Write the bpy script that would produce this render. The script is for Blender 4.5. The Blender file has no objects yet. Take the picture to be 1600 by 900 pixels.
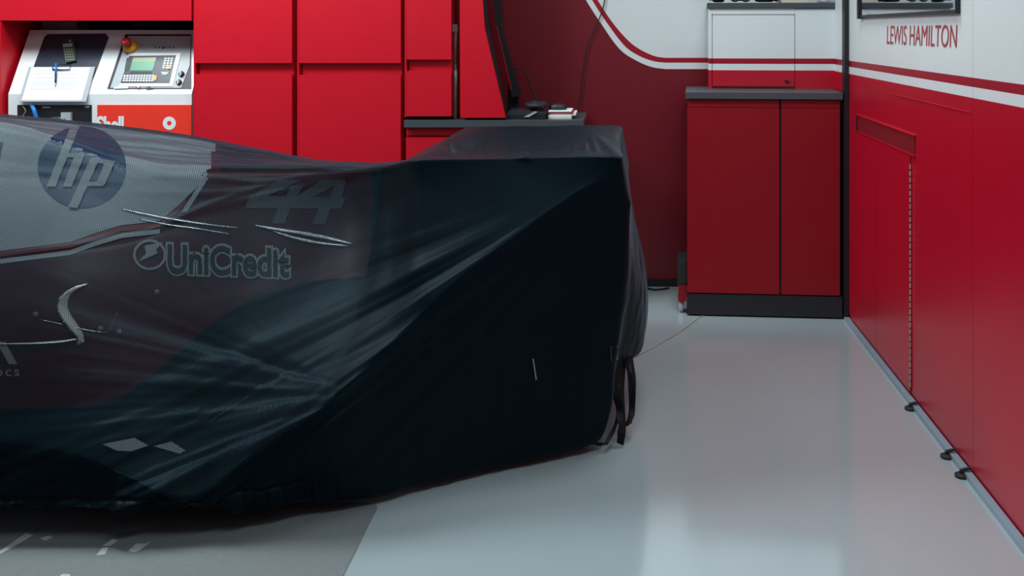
import bpy, bmesh, math, random
import numpy as np
from mathutils import Vector, Matrix
from mathutils.bvhtree import BVHTree
random.seed(4)
rng = np.random.default_rng(7)
scene = bpy.context.scene
COL = scene.collection

# ---------------------------------------------------------------- camera, world, lights
F = 1500.0; CX = 971.0; CY = 46.0; EYE = 1.35
cd = bpy.data.cameras.new('camera'); cam = bpy.data.objects.new('camera', cd); COL.objects.link(cam)
cam.location = (0, 0, EYE); cam.rotation_euler = (math.radians(90), 0, 0)
cd.sensor_width = 36; cd.lens = F/1600*36
cd.shift_x = (800-CX)/1600; cd.shift_y = -(450-CY)/1600
cd.clip_start = 0.02
scene.camera = cam
vs = scene.view_settings
vs.view_transform = 'Standard'; vs.look = 'None'; vs.gamma = 1; vs.exposure = 0.0; vs.use_curve_mapping = False
w = bpy.data.worlds.new('garage_air'); scene.world = w; w.use_nodes = True
w.node_tree.nodes['Background'].inputs[0].default_value = (0.62, 0.80, 0.92, 1)
w.node_tree.nodes['Background'].inputs[1].default_value = 0.05

def area(name, loc, sx, sy, power, color=(0.90, 0.97, 1.0), target=None):
    l = bpy.data.lights.new(name, 'AREA'); l.shape = 'RECTANGLE'; l.size = sx; l.size_y = sy
    l.energy = power; l.color = color
    o = bpy.data.objects.new(name, l); COL.objects.link(o); o.location = loc
    if target is not None:
        o.rotation_euler = (Vector(target)-Vector(loc)).to_track_quat('-Z', 'Y').to_euler()
    return o
area('ceiling_lamp', (-2.6, 3.4, 2.92), 1.8, 0.35, 76, target=(-2.3, 3.9, 0.6))
LAMP2 = (-1.45, 3.75, 2.92)
area('ceiling_lamp', LAMP2, 1.6, 0.25, 28, target=(-1.4, 3.7, 0))
area('ceiling_lamp', (0.45, 3.3, 2.92), 0.7, 0.40, 26, target=(0.45, 3.2, 0))
area('ceiling_lamp', (0.0, 1.2, 2.92), 1.8, 0.30, 32, target=(0.2, 0.9, 0))

# ---------------------------------------------------------------- helpers
def P(px, py, d):
    return Vector(((px-CX)*d/F, d, EYE-(py-CY)*d/F))
def SR(r, g, b):
    f = lambda c: (c/255)/12.92 if c/255 <= .04045 else ((c/255+.055)/1.055)**2.4
    return (f(r), f(g), f(b), 1)

def mat(name, col, rough=0.5, metal=0.0, coat=0.0, noise=0.0, nscale=20, bump=0.0, bscale=200, spec=0.5, emit=None):
    m = bpy.data.materials.new(name); m.use_nodes = True
    nt = m.node_tree; b = nt.nodes['Principled BSDF']
    b.inputs['Base Color'].default_value = col
    b.inputs['Roughness'].default_value = rough
    b.inputs['Metallic'].default_value = metal
    b.inputs['Coat Weight'].default_value = coat
    b.inputs['Coat Roughness'].default_value = 0.08
    b.inputs['Specular IOR Level'].default_value = spec
    if emit:
        b.inputs['Emission Color'].default_value = emit[0]; b.inputs['Emission Strength'].default_value = emit[1]
    tc = nt.nodes.new('ShaderNodeTexCoord')
    if noise:
        n = nt.nodes.new('ShaderNodeTexNoise'); n.inputs['Scale'].default_value = nscale; n.inputs['Detail'].default_value = 5
        nt.links.new(tc.outputs['Object'], n.inputs['Vector'])
        mx = nt.nodes.new('ShaderNodeMix'); mx.data_type = 'RGBA'; mx.blend_type = 'MULTIPLY'
        mx.inputs[0].default_value = 1
        mr = nt.nodes.new('ShaderNodeMapRange'); mr.inputs[3].default_value = 1-noise; mr.inputs[4].default_value = 1+noise
        nt.links.new(n.outputs['Fac'], mr.inputs[0])
        mx.inputs[6].default_value = col
        nt.links.new(mr.outputs[0], mx.inputs[7]); nt.links.new(mx.outputs[2], b.inputs['Base Color'])
    if bump:
        n2 = nt.nodes.new('ShaderNodeTexNoise'); n2.inputs['Scale'].default_value = bscale; n2.inputs['Detail'].default_value = 3
        nt.links.new(tc.outputs['Object'], n2.inputs['Vector'])
        bp = nt.nodes.new('ShaderNodeBump'); bp.inputs['Strength'].default_value = bump; bp.inputs['Distance'].default_value = 0.002
        nt.links.new(n2.outputs['Fac'], bp.inputs['Height']); nt.links.new(bp.outputs['Normal'], b.inputs['Normal'])
    return m

M = {}
M['red'] = mat('red_powder_coat', (0.54, 0.0010, 0.014, 1), 0.42, noise=0.06, nscale=9, bump=0.12, bscale=500)
M['redwall'] = mat('red_wall_vinyl', (0.46, 0.0012, 0.018, 1), 0.36, noise=0.08, nscale=5, bump=0.10, bscale=400)
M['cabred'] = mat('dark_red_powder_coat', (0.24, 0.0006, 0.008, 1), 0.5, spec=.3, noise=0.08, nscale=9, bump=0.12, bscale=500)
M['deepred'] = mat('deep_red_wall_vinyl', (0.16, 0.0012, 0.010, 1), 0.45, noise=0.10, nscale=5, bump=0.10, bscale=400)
M['redwall'].node_tree.nodes['Principled BSDF'].inputs['Roughness'].default_value = .32; M['redwall'].node_tree.nodes['Principled BSDF'].inputs['IOR'].default_value = 1.7
M['white'] = mat('white_vinyl', (0.70, 0.76, 0.77, 1), 0.42, noise=0.04, nscale=4, bump=0.05)
M['stripe'] = mat('crimson_stripe_vinyl', (0.32, 0.003, 0.018, 1), 0.4, noise=0.05)
M['black'] = mat('black_plastic', (0.009, 0.010, 0.013, 1), 0.45, bump=0.1)
M['rubber'] = mat('black_rubber', (0.012, 0.012, 0.014, 1), 0.65, bump=0.2)
M['counter'] = mat('slate_worktop', (0.055, 0.068, 0.080, 1), 0.42, noise=0.15, nscale=80)
M['metal'] = mat('brushed_metal', (0.45, 0.45, 0.43, 1), 0.35, 0.9, noise=0.1)
M['strut'] = mat('worn_strut_paint', (0.36, 0.33, 0.28, 1), 0.55, noise=0.4, nscale=25)
M['paper'] = mat('paper', (0.80, 0.84, 0.84, 1), 0.7, noise=0.03)
M['print'] = mat('faint_blue_print', (0.38, 0.45, 0.60, 1), 0.8)
M['casing'] = mat('machine_casing_paint', (0.72, 0.77, 0.78, 1), 0.4, noise=0.04)
M['greypanel'] = mat('grey_control_plate', (0.36, 0.41, 0.44, 1), 0.4, noise=0.05)
M['darkpanel'] = mat('navy_keypad_panel', (0.018, 0.026, 0.045, 1), 0.35)
M['screen'] = mat('green_lcd', (0.02, 0.12, 0.06, 1), 0.3, emit=((0.10, 0.55, 0.30, 1), 0.45))
M['screen2'] = mat('pale_lcd_band', (0.1, 0.15, 0.08, 1), 0.3, emit=((0.42, 0.55, 0.28, 1), 0.45))
M['key'] = mat('pale_key_plastic', (0.68, 0.72, 0.74, 1), 0.5)
M['yellow'] = mat('yellow_plastic', (0.75, 0.36, 0.02, 1), 0.4)
M['redbtn'] = mat('red_button_plastic', (0.30, 0.008, 0.010, 1), 0.35)
M['orange'] = mat('orange_red_sign_vinyl', (0.80, 0.040, 0.020, 1), 0.35)
M['blue'] = mat('blue_plastic', (0.01, 0.16, 0.50, 1), 0.35)
M['cream'] = mat('cream_card', (0.62, 0.58, 0.48, 1), 0.6, noise=0.05)
M['lettering'] = mat('red_lettering', (0.42, 0.035, 0.045, 1), 0.5)
M['kerb'] = mat('blue_grey_skirting', (0.25, 0.33, 0.40, 1), 0.4, noise=0.08)
M['calc'] = mat('dark_green_plastic', (0.022, 0.036, 0.030, 1), 0.5)
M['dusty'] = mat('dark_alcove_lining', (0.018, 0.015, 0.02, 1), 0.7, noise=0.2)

def obj(name, me, m=None, parent=None):
    o = bpy.data.objects.new(name, me); COL.objects.link(o)
    if m is not None:
        for mm in (m if isinstance(m, (list, tuple)) else [m]): me.materials.append(mm)
    if parent is not None: o.parent = parent
    return o
def tag(o, label=None, cat=None, group=None, kind=None):
    if label: o['label'] = label
    if cat: o['category'] = cat
    if group: o['group'] = group
    if kind: o['kind'] = kind
    return o
def thing(name, label, cat, group=None):
    o = bpy.data.objects.new(name, None); COL.objects.link(o); o.empty_display_size = 0.1
    return tag(o, label, cat, group)
def finish(bm, name, m, parent=None, smooth=False, bevel=0.0, segs=2):
    if bevel > 0:
        bmesh.ops.bevel(bm, geom=[e for e in bm.edges if len(e.link_faces) == 2 and e.calc_face_angle(0) > 0.5],
                        offset=bevel, segments=segs, affect='EDGES', profile=0.6)
    bmesh.ops.recalc_face_normals(bm, faces=bm.faces)
    me = bpy.data.meshes.new(name); bm.to_mesh(me); bm.free()
    if smooth:
        for p in me.polygons: p.use_smooth = True
    return obj(name, me, m, parent)
def add_box(bm, x0, x1, y0, y1, z0, z1):
    v = [bm.verts.new(c) for c in ((x0,y0,z0),(x1,y0,z0),(x1,y1,z0),(x0,y1,z0),(x0,y0,z1),(x1,y0,z1),(x1,y1,z1),(x0,y1,z1))]
    for f in ((0,3,2,1),(4,5,6,7),(0,1,5,4),(1,2,6,5),(2,3,7,6),(3,0,4,7)): bm.faces.new([v[i] for i in f])
    return v
def box(name, x0, x1, y0, y1, z0, z1, m, parent=None, bevel=0.002):
    bm = bmesh.new(); add_box(bm, x0, x1, y0, y1, z0, z1)
    return finish(bm, name, m, parent, bevel=bevel)
def pbox(name, px0, py0, px1, py1, d, depth, m, parent=None, bevel=0.002):
    a = P(px0, py0, d); b = P(px1, py1, d)
    return box(name, a.x, b.x, d, d+depth, b.z, a.z, m, parent, bevel)
def add_prism(bm, pts, off):
    """pts: list of 3D points (planar), extruded by vector off"""
    a = [bm.verts.new(p) for p in pts]; b = [bm.verts.new(Vector(p)+Vector(off)) for p in pts]
    bm.faces.new(a); bm.faces.new(b[::-1])
    n = len(a)
    for i in range(n): bm.faces.new((a[i], a[(i+1) % n], b[(i+1) % n], b[i]))
def prism(name, pts, off, m, parent=None, bevel=0.0):
    bm = bmesh.new(); add_prism(bm, pts, off)
    return finish(bm, name, m, parent, bevel=bevel)
def crom(pts, n=8):
    pts = [Vector(p) for p in pts]; out = []
    q = [pts[0]*2-pts[1]]+pts+[pts[-1]*2-pts[-2]]
    for i in range(1, len(q)-2):
        for k in range(n):
            t = k/n; a, b, c, d = q[i-1], q[i], q[i+1], q[i+2]
            out.append(0.5*((2*b)+(c-a)*t+(2*a-5*b+4*c-d)*t*t+(3*b-a-3*c+d)*t**3))
    out.append(pts[-1]); return out
def add_tube(bm, pts, r, seg=8, flat=1.0, r2=None):
    n = len(pts); rings = []
    up = Vector((0, 0, 1))
    for i, p in enumerate(pts):
        t = (pts[min(i+1, n-1)]-pts[max(i-1, 0)]).normalized()
        s = t.cross(up)
        if s.length < 0.05: s = t.cross(Vector((0, 1, 0)))
        s.normalize(); u = s.cross(t).normalized()
        rr = r if r2 is None else r+(r2-r)*i/(n-1)
        rings.append([bm.verts.new(p+s*math.cos(2*math.pi*k/seg)*rr+u*math.sin(2*math.pi*k/seg)*rr*flat) for k in range(seg)])
    for i in range(n-1):
        for k in range(seg):
            bm.faces.new((rings[i][k], rings[i][(k+1) % seg], rings[i+1][(k+1) % seg], rings[i+1][k]))
    bm.faces.new(rings[0][::-1]); bm.faces.new(rings[-1])
def tube(name, pts, r, m, parent=None, seg=8, flat=1.0, n=8, r2=None):
    bm = bmesh.new(); add_tube(bm, crom(pts, n) if len(pts) > 2 else [Vector(p) for p in pts], r, seg, flat, r2)
    return finish(bm, name, m, parent, smooth=True)
def lathe_bm(bm, prof, centre, axis=(0, 0, 1), seg=28):
    """prof: list of (radius, height) along axis"""
    ax = Vector(axis).normalized(); s = ax.orthogonal().normalized(); u = ax.cross(s)
    rings = []
    for r, h in prof:
        rings.append([bm.verts.new(Vector(centre)+ax*h+(s*math.cos(2*math.pi*k/seg)+u*math.sin(2*math.pi*k/seg))*max(r, 1e-4)) for k in range(seg)])
    for i in range(len(rings)-1):
        for k in range(seg): bm.faces.new((rings[i][k], rings[i][(k+1) % seg], rings[i+1][(k+1) % seg], rings[i+1][k]))
    bm.faces.new(rings[0][::-1]); bm.faces.new(rings[-1])
def lathe(name, prof, centre, m, parent=None, axis=(0, 0, 1), seg=28):
    bm = bmesh.new(); lathe_bm(bm, prof, centre, axis, seg)
    return finish(bm, name, m, parent, smooth=False)
def text_mesh(s, extrude=0.0, offset=0.0, spacing=1.0):
    c = bpy.data.curves.new('t', 'FONT'); c.body = s; c.size = 1; c.extrude = extrude; c.offset = offset
    c.space_character = spacing; c.resolution_u = 6
    o = bpy.data.objects.new('t', c); COL.objects.link(o)
    bpy.context.view_layer.update()
    me = bpy.data.meshes.new_from_object(o.evaluated_get(bpy.context.evaluated_depsgraph_get()))
    bpy.data.objects.remove(o); bpy.data.curves.remove(c)
    return me
def text_obj(name, s, origin, ex, ey, width, height, m, parent=None, offset=0.0, spacing=1.0, shear=0.0, lift=0.0015):
    """fit text in a width x height rectangle whose lower-left is origin, axes ex (right), ey (up)"""
    me = text_mesh(s, 0.0, offset, spacing)
    co = np.array([v.co[:] for v in me.vertices]); lo = co.min(0); hi = co.max(0)
    ex = Vector(ex).normalized(); ey = Vector(ey).normalized(); nz = ex.cross(ey)
    for v in me.vertices:
        a = (v.co.x-lo[0])/(hi[0]-lo[0])*width; b = (v.co.y-lo[1])/(hi[1]-lo[1])*height
        v.co = Vector(origin)+ex*(a+shear*b)+ey*b+nz*lift
    return obj(name, me, m, parent)

# ---------------------------------------------------------------- room shell
BACK = 5.05; RX = 1.056; LX = -4.1; CEIL = 3.0; FRONT = -2.2
# floor : glossy pale epoxy
fm = bpy.data.materials.new('pale_epoxy_floor'); fm.use_nodes = True
nt = fm.node_tree; b = nt.nodes['Principled BSDF']
tc = nt.nodes.new('ShaderNodeTexCoord')
n1 = nt.nodes.new('ShaderNodeTexNoise'); n1.inputs['Scale'].default_value = 1.6; n1.inputs['Detail'].default_value = 4
nt.links.new(tc.outputs['Object'], n1.inputs['Vector'])
cr = nt.nodes.new('ShaderNodeValToRGB'); cr.color_ramp.elements[0].color = (0.35, 0.44, 0.465, 1); cr.color_ramp.elements[1].color = (0.40, 0.50, 0.525, 1)
nt.links.new(n1.outputs['Fac'], cr.inputs[0]); nt.links.new(cr.outputs[0], b.inputs['Base Color'])
n2 = nt.nodes.new('ShaderNodeTexNoise'); n2.inputs['Scale'].default_value = 3.0; n2.inputs['Detail'].default_value = 6
nt.links.new(tc.outputs['Object'], n2.inputs['Vector'])
mr = nt.nodes.new('ShaderNodeMapRange'); mr.inputs[3].default_value = 0.08; mr.inputs[4].default_value = 0.16
nt.links.new(n2.outputs['Fac'], mr.inputs[0]); nt.links.new(mr.outputs[0], b.inputs['Roughness'])
b.inputs['IOR'].default_value = 3.0
n3 = nt.nodes.new('ShaderNodeTexNoise'); n3.inputs['Scale'].default_value = 2.2; n3.inputs['Detail'].default_value = 2
nt.links.new(tc.outputs['Object'], n3.inputs['Vector'])
bp = nt.nodes.new('ShaderNodeBump'); bp.inputs['Strength'].default_value = 0.15; bp.inputs['Distance'].default_value = 0.004
nt.links.new(n3.outputs['Fac'], bp.inputs['Height']); nt.links.new(bp.outputs['Normal'], b.inputs['Normal'])

tag(box('floor', LX-.1, RX+.2, FRONT, BACK+.1, -0.1, 0, fm, bevel=0), kind='structure')
tag(box('ceiling', LX-.1, RX+.2, FRONT, BACK+.1, CEIL, CEIL+.1, mat('ceiling_paint', (0.25, 0.26, 0.27, 1), 0.8), bevel=0), kind='structure')
tag(box('wall_left', LX-.1, LX, FRONT, BACK+.1, 0, CEIL, mat('grey_wall_paint', (0.3, 0.31, 0.33, 1), 0.7), bevel=0), kind='structure')
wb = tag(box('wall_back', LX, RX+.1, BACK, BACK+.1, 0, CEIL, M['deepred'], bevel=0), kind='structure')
wr = tag(box('wall_right', RX+.004, RX+.1, FRONT, BACK, 0, CEIL, M['redwall'], bevel=0), kind='structure')
tag(box('baseboard_back', LX, RX, BACK-.012, BACK, 0, 0.035, M['black'], bevel=.002), kind='structure')

def curve_px(pts, n=10): return [(v.x, v.y) for v in crom([(p[0], p[1], 0) for p in pts], n)]
outer = curve_px([(880,-62),(915.5,0),(939,36.6),(967.5,76),(993,94),(1018,104.6),(1040.6,108)])+[(1340,108)]
inner = curve_px([(889,-62),(925,0),(950.6,39),(976,71.7),(998,87),(1021,95.6),(1040,98)])+[(1340,98)]
redin = curve_px([(896,-62),(933.7,0),(956,33.7),(978.7,60.5),(998,76),(1021,87),(1038,90.3)])+[(1340,90.3)]
def top_ext(p): return [(p[0][0]-300, -520)]+p
def band(name, a, b_, m, d, parent, th=0.002):
    bm = bmesh.new()
    for i in range(len(a)-1):
        q = [P(*a[i], d), P(*a[i+1], d), P(*b_[i+1], d), P(*b_[i], d)]
        f = bm.faces.new([bm.verts.new(v) for v in q])
    bmesh.ops.remove_doubles(bm, verts=bm.verts, dist=1e-5)
    bmesh.ops.solidify(bm, geom=bm.faces[:], thickness=th)
    return finish(bm, name, m, parent)
band('white_stripe', top_ext(outer), top_ext(inner), M['white'], BACK-.0025, wb)
band('red_stripe', top_ext(inner), top_ext(redin), M['stripe'], BACK-.0025, wb)
wp = top_ext(redin); wt = [(p[0] if False else 1340, -520) for p in wp]
bm = bmesh.new()
poly = [P(*p, BACK-.0025) for p in wp]+[P(1340, -520, BACK-.0025)]
bm.faces.new([bm.verts.new(v) for v in poly]); bmesh.ops.triangulate(bm, faces=bm.faces)
finish(bm, 'white_vinyl_field', M['white'], wb)

# right wall cladding: panels with seams and livery
def rx_panel(y0, y1, name='cladding_panel'):
    """one cladding panel between two seams: white top, two stripes, red base"""
    g = 0.0012; segs = [(0.03, 1.144, M['redwall']), (1.144, 1.177, M['white']), (1.177, 1.205, M['stripe']), (1.205, CEIL, M['white'])]
    bm = bmesh.new(); mi = []
    for k, (z0, z1, m_) in enumerate(segs):
        n0 = len(bm.faces); add_box(bm, RX, RX+.003, y0+g, y1-g, z0, z1); bm.faces.ensure_lookup_table()
        for f in bm.faces[n0:]: f.material_index = k
    return finish(bm, name, [s[2] for s in segs], wr)
for a, b_ in ((FRONT, 1.35), (1.35, 2.885), (2.885, BACK-.02)): rx_panel(a, b_)
def DR(px): return RX*F/(px-CX)
def ZR(px, py): return EYE-(py-CY)*DR(px)/F
# lower double doors set in the cladding
dd = tag(bpy.data.objects.new('door_1', None), kind='structure'); COL.objects.link(dd)
yA, yB, yC = DR(1424), DR(1372), DR(1333)
box('door_leaf', RX-.006, RX, yA, yB-.002, 0.03, .890, M['redwall'], dd, bevel=.0015)
box('door_leaf', RX-.006, RX, yB+.002, yC, 0.03, .890, M['redwall'], dd, bevel=.0015)
# hinge: knuckled piano hinge
bm = bmesh.new(); z = 0.05
while z < ZR(1424, 258):
    lathe_bm(bm, [(0.003, 0), (0.003, 0.016)], (RX-.005, yA-.004, z), seg=8); z += 0.024
finish(bm, 'hinge', M['strut'], dd)
# recessed grip, long rebate above the doors
grip = bmesh.new()
y0, y1 = DR(1430), DR(1340); zt = .966; zb = .898
for args in ((RX-.008, RX, y0-.01, y1+.01, zt, zt+.006), (RX-.008, RX, y0-.01, y1+.01, zb-.006, zb), (RX-.008, RX, y1, y1+.01, zb, zt)):
    add_box(grip, *args)
finish(grip, 'grip_frame', M['redwall'], dd)
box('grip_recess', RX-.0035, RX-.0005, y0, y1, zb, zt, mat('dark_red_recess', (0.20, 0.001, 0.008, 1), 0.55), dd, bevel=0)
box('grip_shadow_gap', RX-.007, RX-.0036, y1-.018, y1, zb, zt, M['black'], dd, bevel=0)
box('ledge_line', RX-.003, RX, DR(1517), DR(1395), ZR(1517, 176)-.001, ZR(1517, 176)+.001, M['redwall'], wr, bevel=0)
tag(box('trim_1', RX-.022, RX, FRONT, 4.46, 0, 0.016, M['kerb'], bevel=.003), kind='structure')
tag(box('gap_shade_post', P(1318, 0, 4.47).x, RX-.002, 4.45, 4.50, 0, 2.2, M['black'], bevel=.002), kind='structure')  # black post standing in for the dark gap between cabinet and wall
text_obj('name_lettering', 'LEWIS HAMILTON', (RX, DR(1386), 1.292), (0, -1, 0), (0, 0, 1), DR(1386)-DR(1495), .073, M['lettering'], wr, offset=0.0, spacing=1.0, shear=0.10)

# levelling feet
for i, (px, py) in enumerate(((1436, 638), (1498, 713), (1521, 743))):
    y = EYE*F/(py-CY+2)
    t = thing('levelling_foot', ['black levelling foot nearest the far corner at the base of the red right wall',
        'black levelling foot at the red wall base, middle of the three', 'black levelling foot nearest the camera at the red wall base, just past the panel seam'][i], 'levelling foot', 'levelling feet along the right wall')
    lathe('foot_pad', [(.020, 0), (.020, .007), (.015, .010), (.007, .012)], (RX-.030, y, 0.0005), M['rubber'], t)
    tube('bracket', [(RX-.030, y, .011), (RX-.030, y, .020), (RX-.002, y, .026)], .005, M['rubber'], t)

# wall mounted screen (glossy, mirrors the cupboard top)
t = thing('wall_monitor', 'switched off glossy screen in a black frame mounted on the white right wall', 'monitor')
y0, y1, z0 = DR(1500), DR(1349), 1.400
mg = mat('dark_mirror_glass', (0.55, 0.58, 0.6, 1), 0.03, 1.0)
box('glass', RX-.014, RX-.010, y0, y1, z0+.012, z0+.55, mg, t, bevel=0)
bm = bmesh.new()
add_box(bm, RX-.022, RX-.001, y1, y1+.028, z0-.004, z0+.57); add_box(bm, RX-.016, RX-.001, y0-.004, y0, z0, z0+.57)
add_box(bm, RX-.016, RX-.001, y0, y1, z0+.55, z0+.57); add_box(bm, RX-.016, RX-.001, y0, y1, z0, z0+.012)
finish(bm, 'frame', M['black'], t, bevel=.0015)

# ---------------------------------------------------------------- left bank of cabinets
FD = 4.60
ZT = 2.3
def cab(px0, px1, ysplit, ylow, label, ybot=None):
    t = thing('tall_cabinet', label, 'cabinet', 'red cabinets of the left bank')
    x0 = P(px0, 0, FD).x; x1 = P(px1, 0, FD).x; zb = 0.10 if ybot is None else P(0, ybot, FD).z
    z1 = P(0, ysplit, FD).z; z2 = P(0, ylow, FD).z
    box('carcass', x0-.006, x1+.006, FD+.05, BACK-.006, 0 if ybot is None else zb, ZT, M['red'], t)
    box('door', x0+.004, x1, FD, FD+.022, z1, ZT, M['red'], t, bevel=.003)
    box('door', x0+.004, x1, FD, FD+.022, zb+.004, z2, M['red'], t, bevel=.003)
    box('grip_channel', x0+.010, x1, FD+.030, FD+.0495, z2-.02, z1+.02, M['red'], t, bevel=0)
    box('side_panel', x0-.006, x0+.002, FD+.004, FD+.05, zb, ZT, M['red'], t, bevel=.001)
    return t
cab(304, 456, 98.5, 116, 'red tall cabinet standing directly beside the white dispensing machine')
cab(466, 626, 98.5, 117, 'red tall cabinet in the middle of the bank, above the lowest dip of the cover')
cab(634, 705, 93, 111, 'narrow red wall cupboard above the slate worktop', 183)
# over and beside machine
t = thing('machine_surround', 'red surround panels framing the alcove of the dispensing machine', 'surround')
box('header_panel', P(-260, 0, FD).x, P(299, 0, FD).x, FD, FD+.20, P(0, 32, FD).z, ZT, M['red'], t, bevel=.003)
box('pillar', P(-260, 0, FD).x, P(1, 0, FD).x, FD, FD+.04, 0, P(0, 33, FD).z, M['red'], t, bevel=.003)
box('alcove_side', P(1, 0, FD).x-.02, P(1, 0, FD).x-.004, FD+.04, BACK-.006, 0, P(0, 33, FD).z, M['red'], t, bevel=.001)
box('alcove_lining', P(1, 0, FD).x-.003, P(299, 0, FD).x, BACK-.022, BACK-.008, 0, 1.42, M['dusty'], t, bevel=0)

# worktop and base unit
zW = P(0, 187.5, FD).z
t = thing('base_cabinet', 'red base drawer unit under the slate worktop, mostly hidden by the cover', 'cabinet')
xw0 = P(634, 0, FD).x; xw1 = P(912, 0, FD).x
box('carcass', xw0-.004, xw1-.02, FD+.03, BACK-.014, 0.0, zW-.037, M['red'], t)
zA = P(0, 196, FD).z; zB = P(0, 211, FD).z; zC = P(0, 215, FD).z
box('top_rail', xw0, xw1-.02, FD+.008, FD+.029, zB, zW-.036, M['red'], t, bevel=.002)
box('drawer', xw0, xw1-.02, FD, FD+.029, zC-.26, zC, M['red'], t, bevel=.003)
box('drawer', xw0, xw1-.02, FD, FD+.029, 0.10, zC-.275, M['red'], t, bevel=.003)
t = tag(box('worktop', xw0-.004, xw1, FD-.02, BACK-.014, zW-.033, zW, M['counter'], bevel=.008), 'slate grey worktop slab with rounded edge above the red drawers', 'worktop')

# strut in the gap
t = thing('support_strut', 'thin worn metal strut standing in the gap between red cupboard and fairing', 'strut')
xs = P(711.5, 0, FD+.05).x
tube('rod', [(xs, FD+.05, zW), (xs, FD+.05, P(0, 105, FD+.05).z)], .0085, M['strut'], t)
tube('upper_rod', [(xs, FD+.05, P(0, 105, FD+.05).z), (xs, FD+.05, P(0, 40, FD+.05).z)], .0065, M['strut'], t)
lathe('collar', [(.011, 0), (.011, .02)], (xs, FD+.05, P(0, 107, FD+.05).z), M['metal'], t, seg=14)
box('end_fitting', xs-.012, xs+.012, FD+.04, FD+.06, P(0, 50, FD+.05).z, P(0, 38, FD+.05).z, M['strut'], t)

# red fairing with slanted edge, black inner liner and monitor side
t = thing('slanted_fairing', 'bright red upright fairing with a slanted right edge standing on the worktop', 'fairing')
D1 = FD-.01
fp = [(717, -330), (741, -330), (754, 0), (757, 44), (790, 184), (719, 184)]
prism('front_panel', [P(*p, D1) for p in fp], (0, .022, 0), M['red'], t, bevel=.0015)
lp = [(719, -330), (741, -330), (755, 0), (758, 44), (789, 183.5), (721, 183.5)]
prism('liner', [P(*p, D1)+Vector((0, .0225, 0)) for p in lp], (0, .12, 0), M['black'], t)
t = thing('angled_monitor', 'black monitor seen edge on, leaning behind the red fairing', 'monitor')
D2 = 4.82
prism('screen_housing', [P(*p, D2) for p in [(768, -30), (778, -30), (784, 50), (812, 150), (800, 152), (776, 50)]], (0, .10, 0), M['black'], t, bevel=.002)
prism('red_edge', [P(*p, D2-.003) for p in [(775, 40), (777, 40), (800, 140), (797.5, 140)]], (0, .002, 0), M['redbtn'], t)
prism('stand', [P(*p, D2+.101) for p in [(795, 120), (803, 120), (812, 165), (812, 176.2), (792, 176.2)]], (0, .012, 0), M['black'], t, bevel=.002)
# things on the worktop
t = thing('laptop', 'closed black laptop with a grey edge lying on the worktop by the fairing', 'laptop')
def on_top(px, d): return Vector(((px-CX)*d/F, d, zW))
a = on_top(792, 4.68); b_ = on_top(853, 4.68)
box('base', a.x, b_.x, 4.62, 4.80, zW+.001, zW+.020, M['black'], t, bevel=.004)
prism('lid', [(a.x+.0, 4.62, zW+.021), (b_.x, 4.62, zW+.021), (b_.x, 4.62, zW+.034), (a.x+.02, 4.62, zW+.044)], (0, .18, 0), mat('laptop_lid', (0.03, .035, .045, 1), .3), t, bevel=.003)
prism('grey_edge', [P(*p, 4.614) for p in [(818, 183), (836, 174), (840, 175), (826, 183)]], (0, .004, 0), M['greypanel'], t)
t = thing('black_pouch', 'black soft pouch heaped on top of the closed laptop', 'pouch')
bm = bmesh.new(); bmesh.ops.create_uvsphere(bm, u_segments=24, v_segments=14, radius=1)
for v in bm.verts:
    s = 1+.15*math.sin(7*v.co.x+3*v.co.z)
    v.co = Vector((v.co.x*.055*s, v.co.y*.06, v.co.z*.022*s))+Vector((on_top(838, 4.71).x, 4.71, zW+.062))
finish(bm, 'pouch', M['rubber'], t, smooth=True)
papers = []
zz = zW+.001
for i in range(5):
    a = on_top(858+random.uniform(-2, 2), 4.64); wd = .118+random.uniform(-.008, .008); th = [.010, .006, .012, .006, .005][i]
    o = box('booklet', a.x, a.x+wd, 4.64+random.uniform(0, .012), 4.82, zz, zz+th-.0006, [M['cream'], M['paper'], M['paper'], M['redbtn'], M['paper']][i], bevel=.0008)
    o.name = 'booklet' if i == 0 else 'booklet.%03d' % i
    tag(o, ['cream booklet at the bottom of the small pile on the worktop', 'thin white booklet second from the bottom of the worktop pile', 'thickest white booklet in the middle of the worktop pile',
            'thin red covered booklet second from the top of the worktop pile', 'white booklet on top of the small worktop pile'][i], 'booklet', 'booklets piled on the worktop')
    zz += th
t = thing('computer_mouse', 'black rounded mouse lying on top of the booklets', 'mouse')
bm = bmesh.new(); bmesh.ops.create_uvsphere(bm, u_segments=20, v_segments=12, radius=1)
for v in bm.verts: v.co = Vector((v.co.x*.045, v.co.y*.03, max(v.co.z, -.35)*.024))+Vector((on_top(872, 4.72).x, 4.72, zz+.0095))
finish(bm, 'shell', M['black'], t, smooth=True)
tag(tube('cable', [P(806, 108, 4.945), P(814, 109, 4.945), P(824, 118, 4.945), P(833, 145, 4.945), P(842, 160, 4.945), on_top(852, 4.95)+Vector((0, 0, .005))], .0045, M['rubber']),
    'black cable arching from the leaning monitor down to the worktop', 'cable')
tag(tube('wall_cable', [P(950, -60, BACK-.012), P(945, 0, BACK-.012), P(937, 28, BACK-.012), P(920, 68, BACK-.012), P(912, 110, BACK-.012), P(908, 150, BACK-.012), P(903, 184, BACK-.02)], .0032, M['rubber']),
    'thin black cable hanging down the red and white back wall', 'cable')

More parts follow.
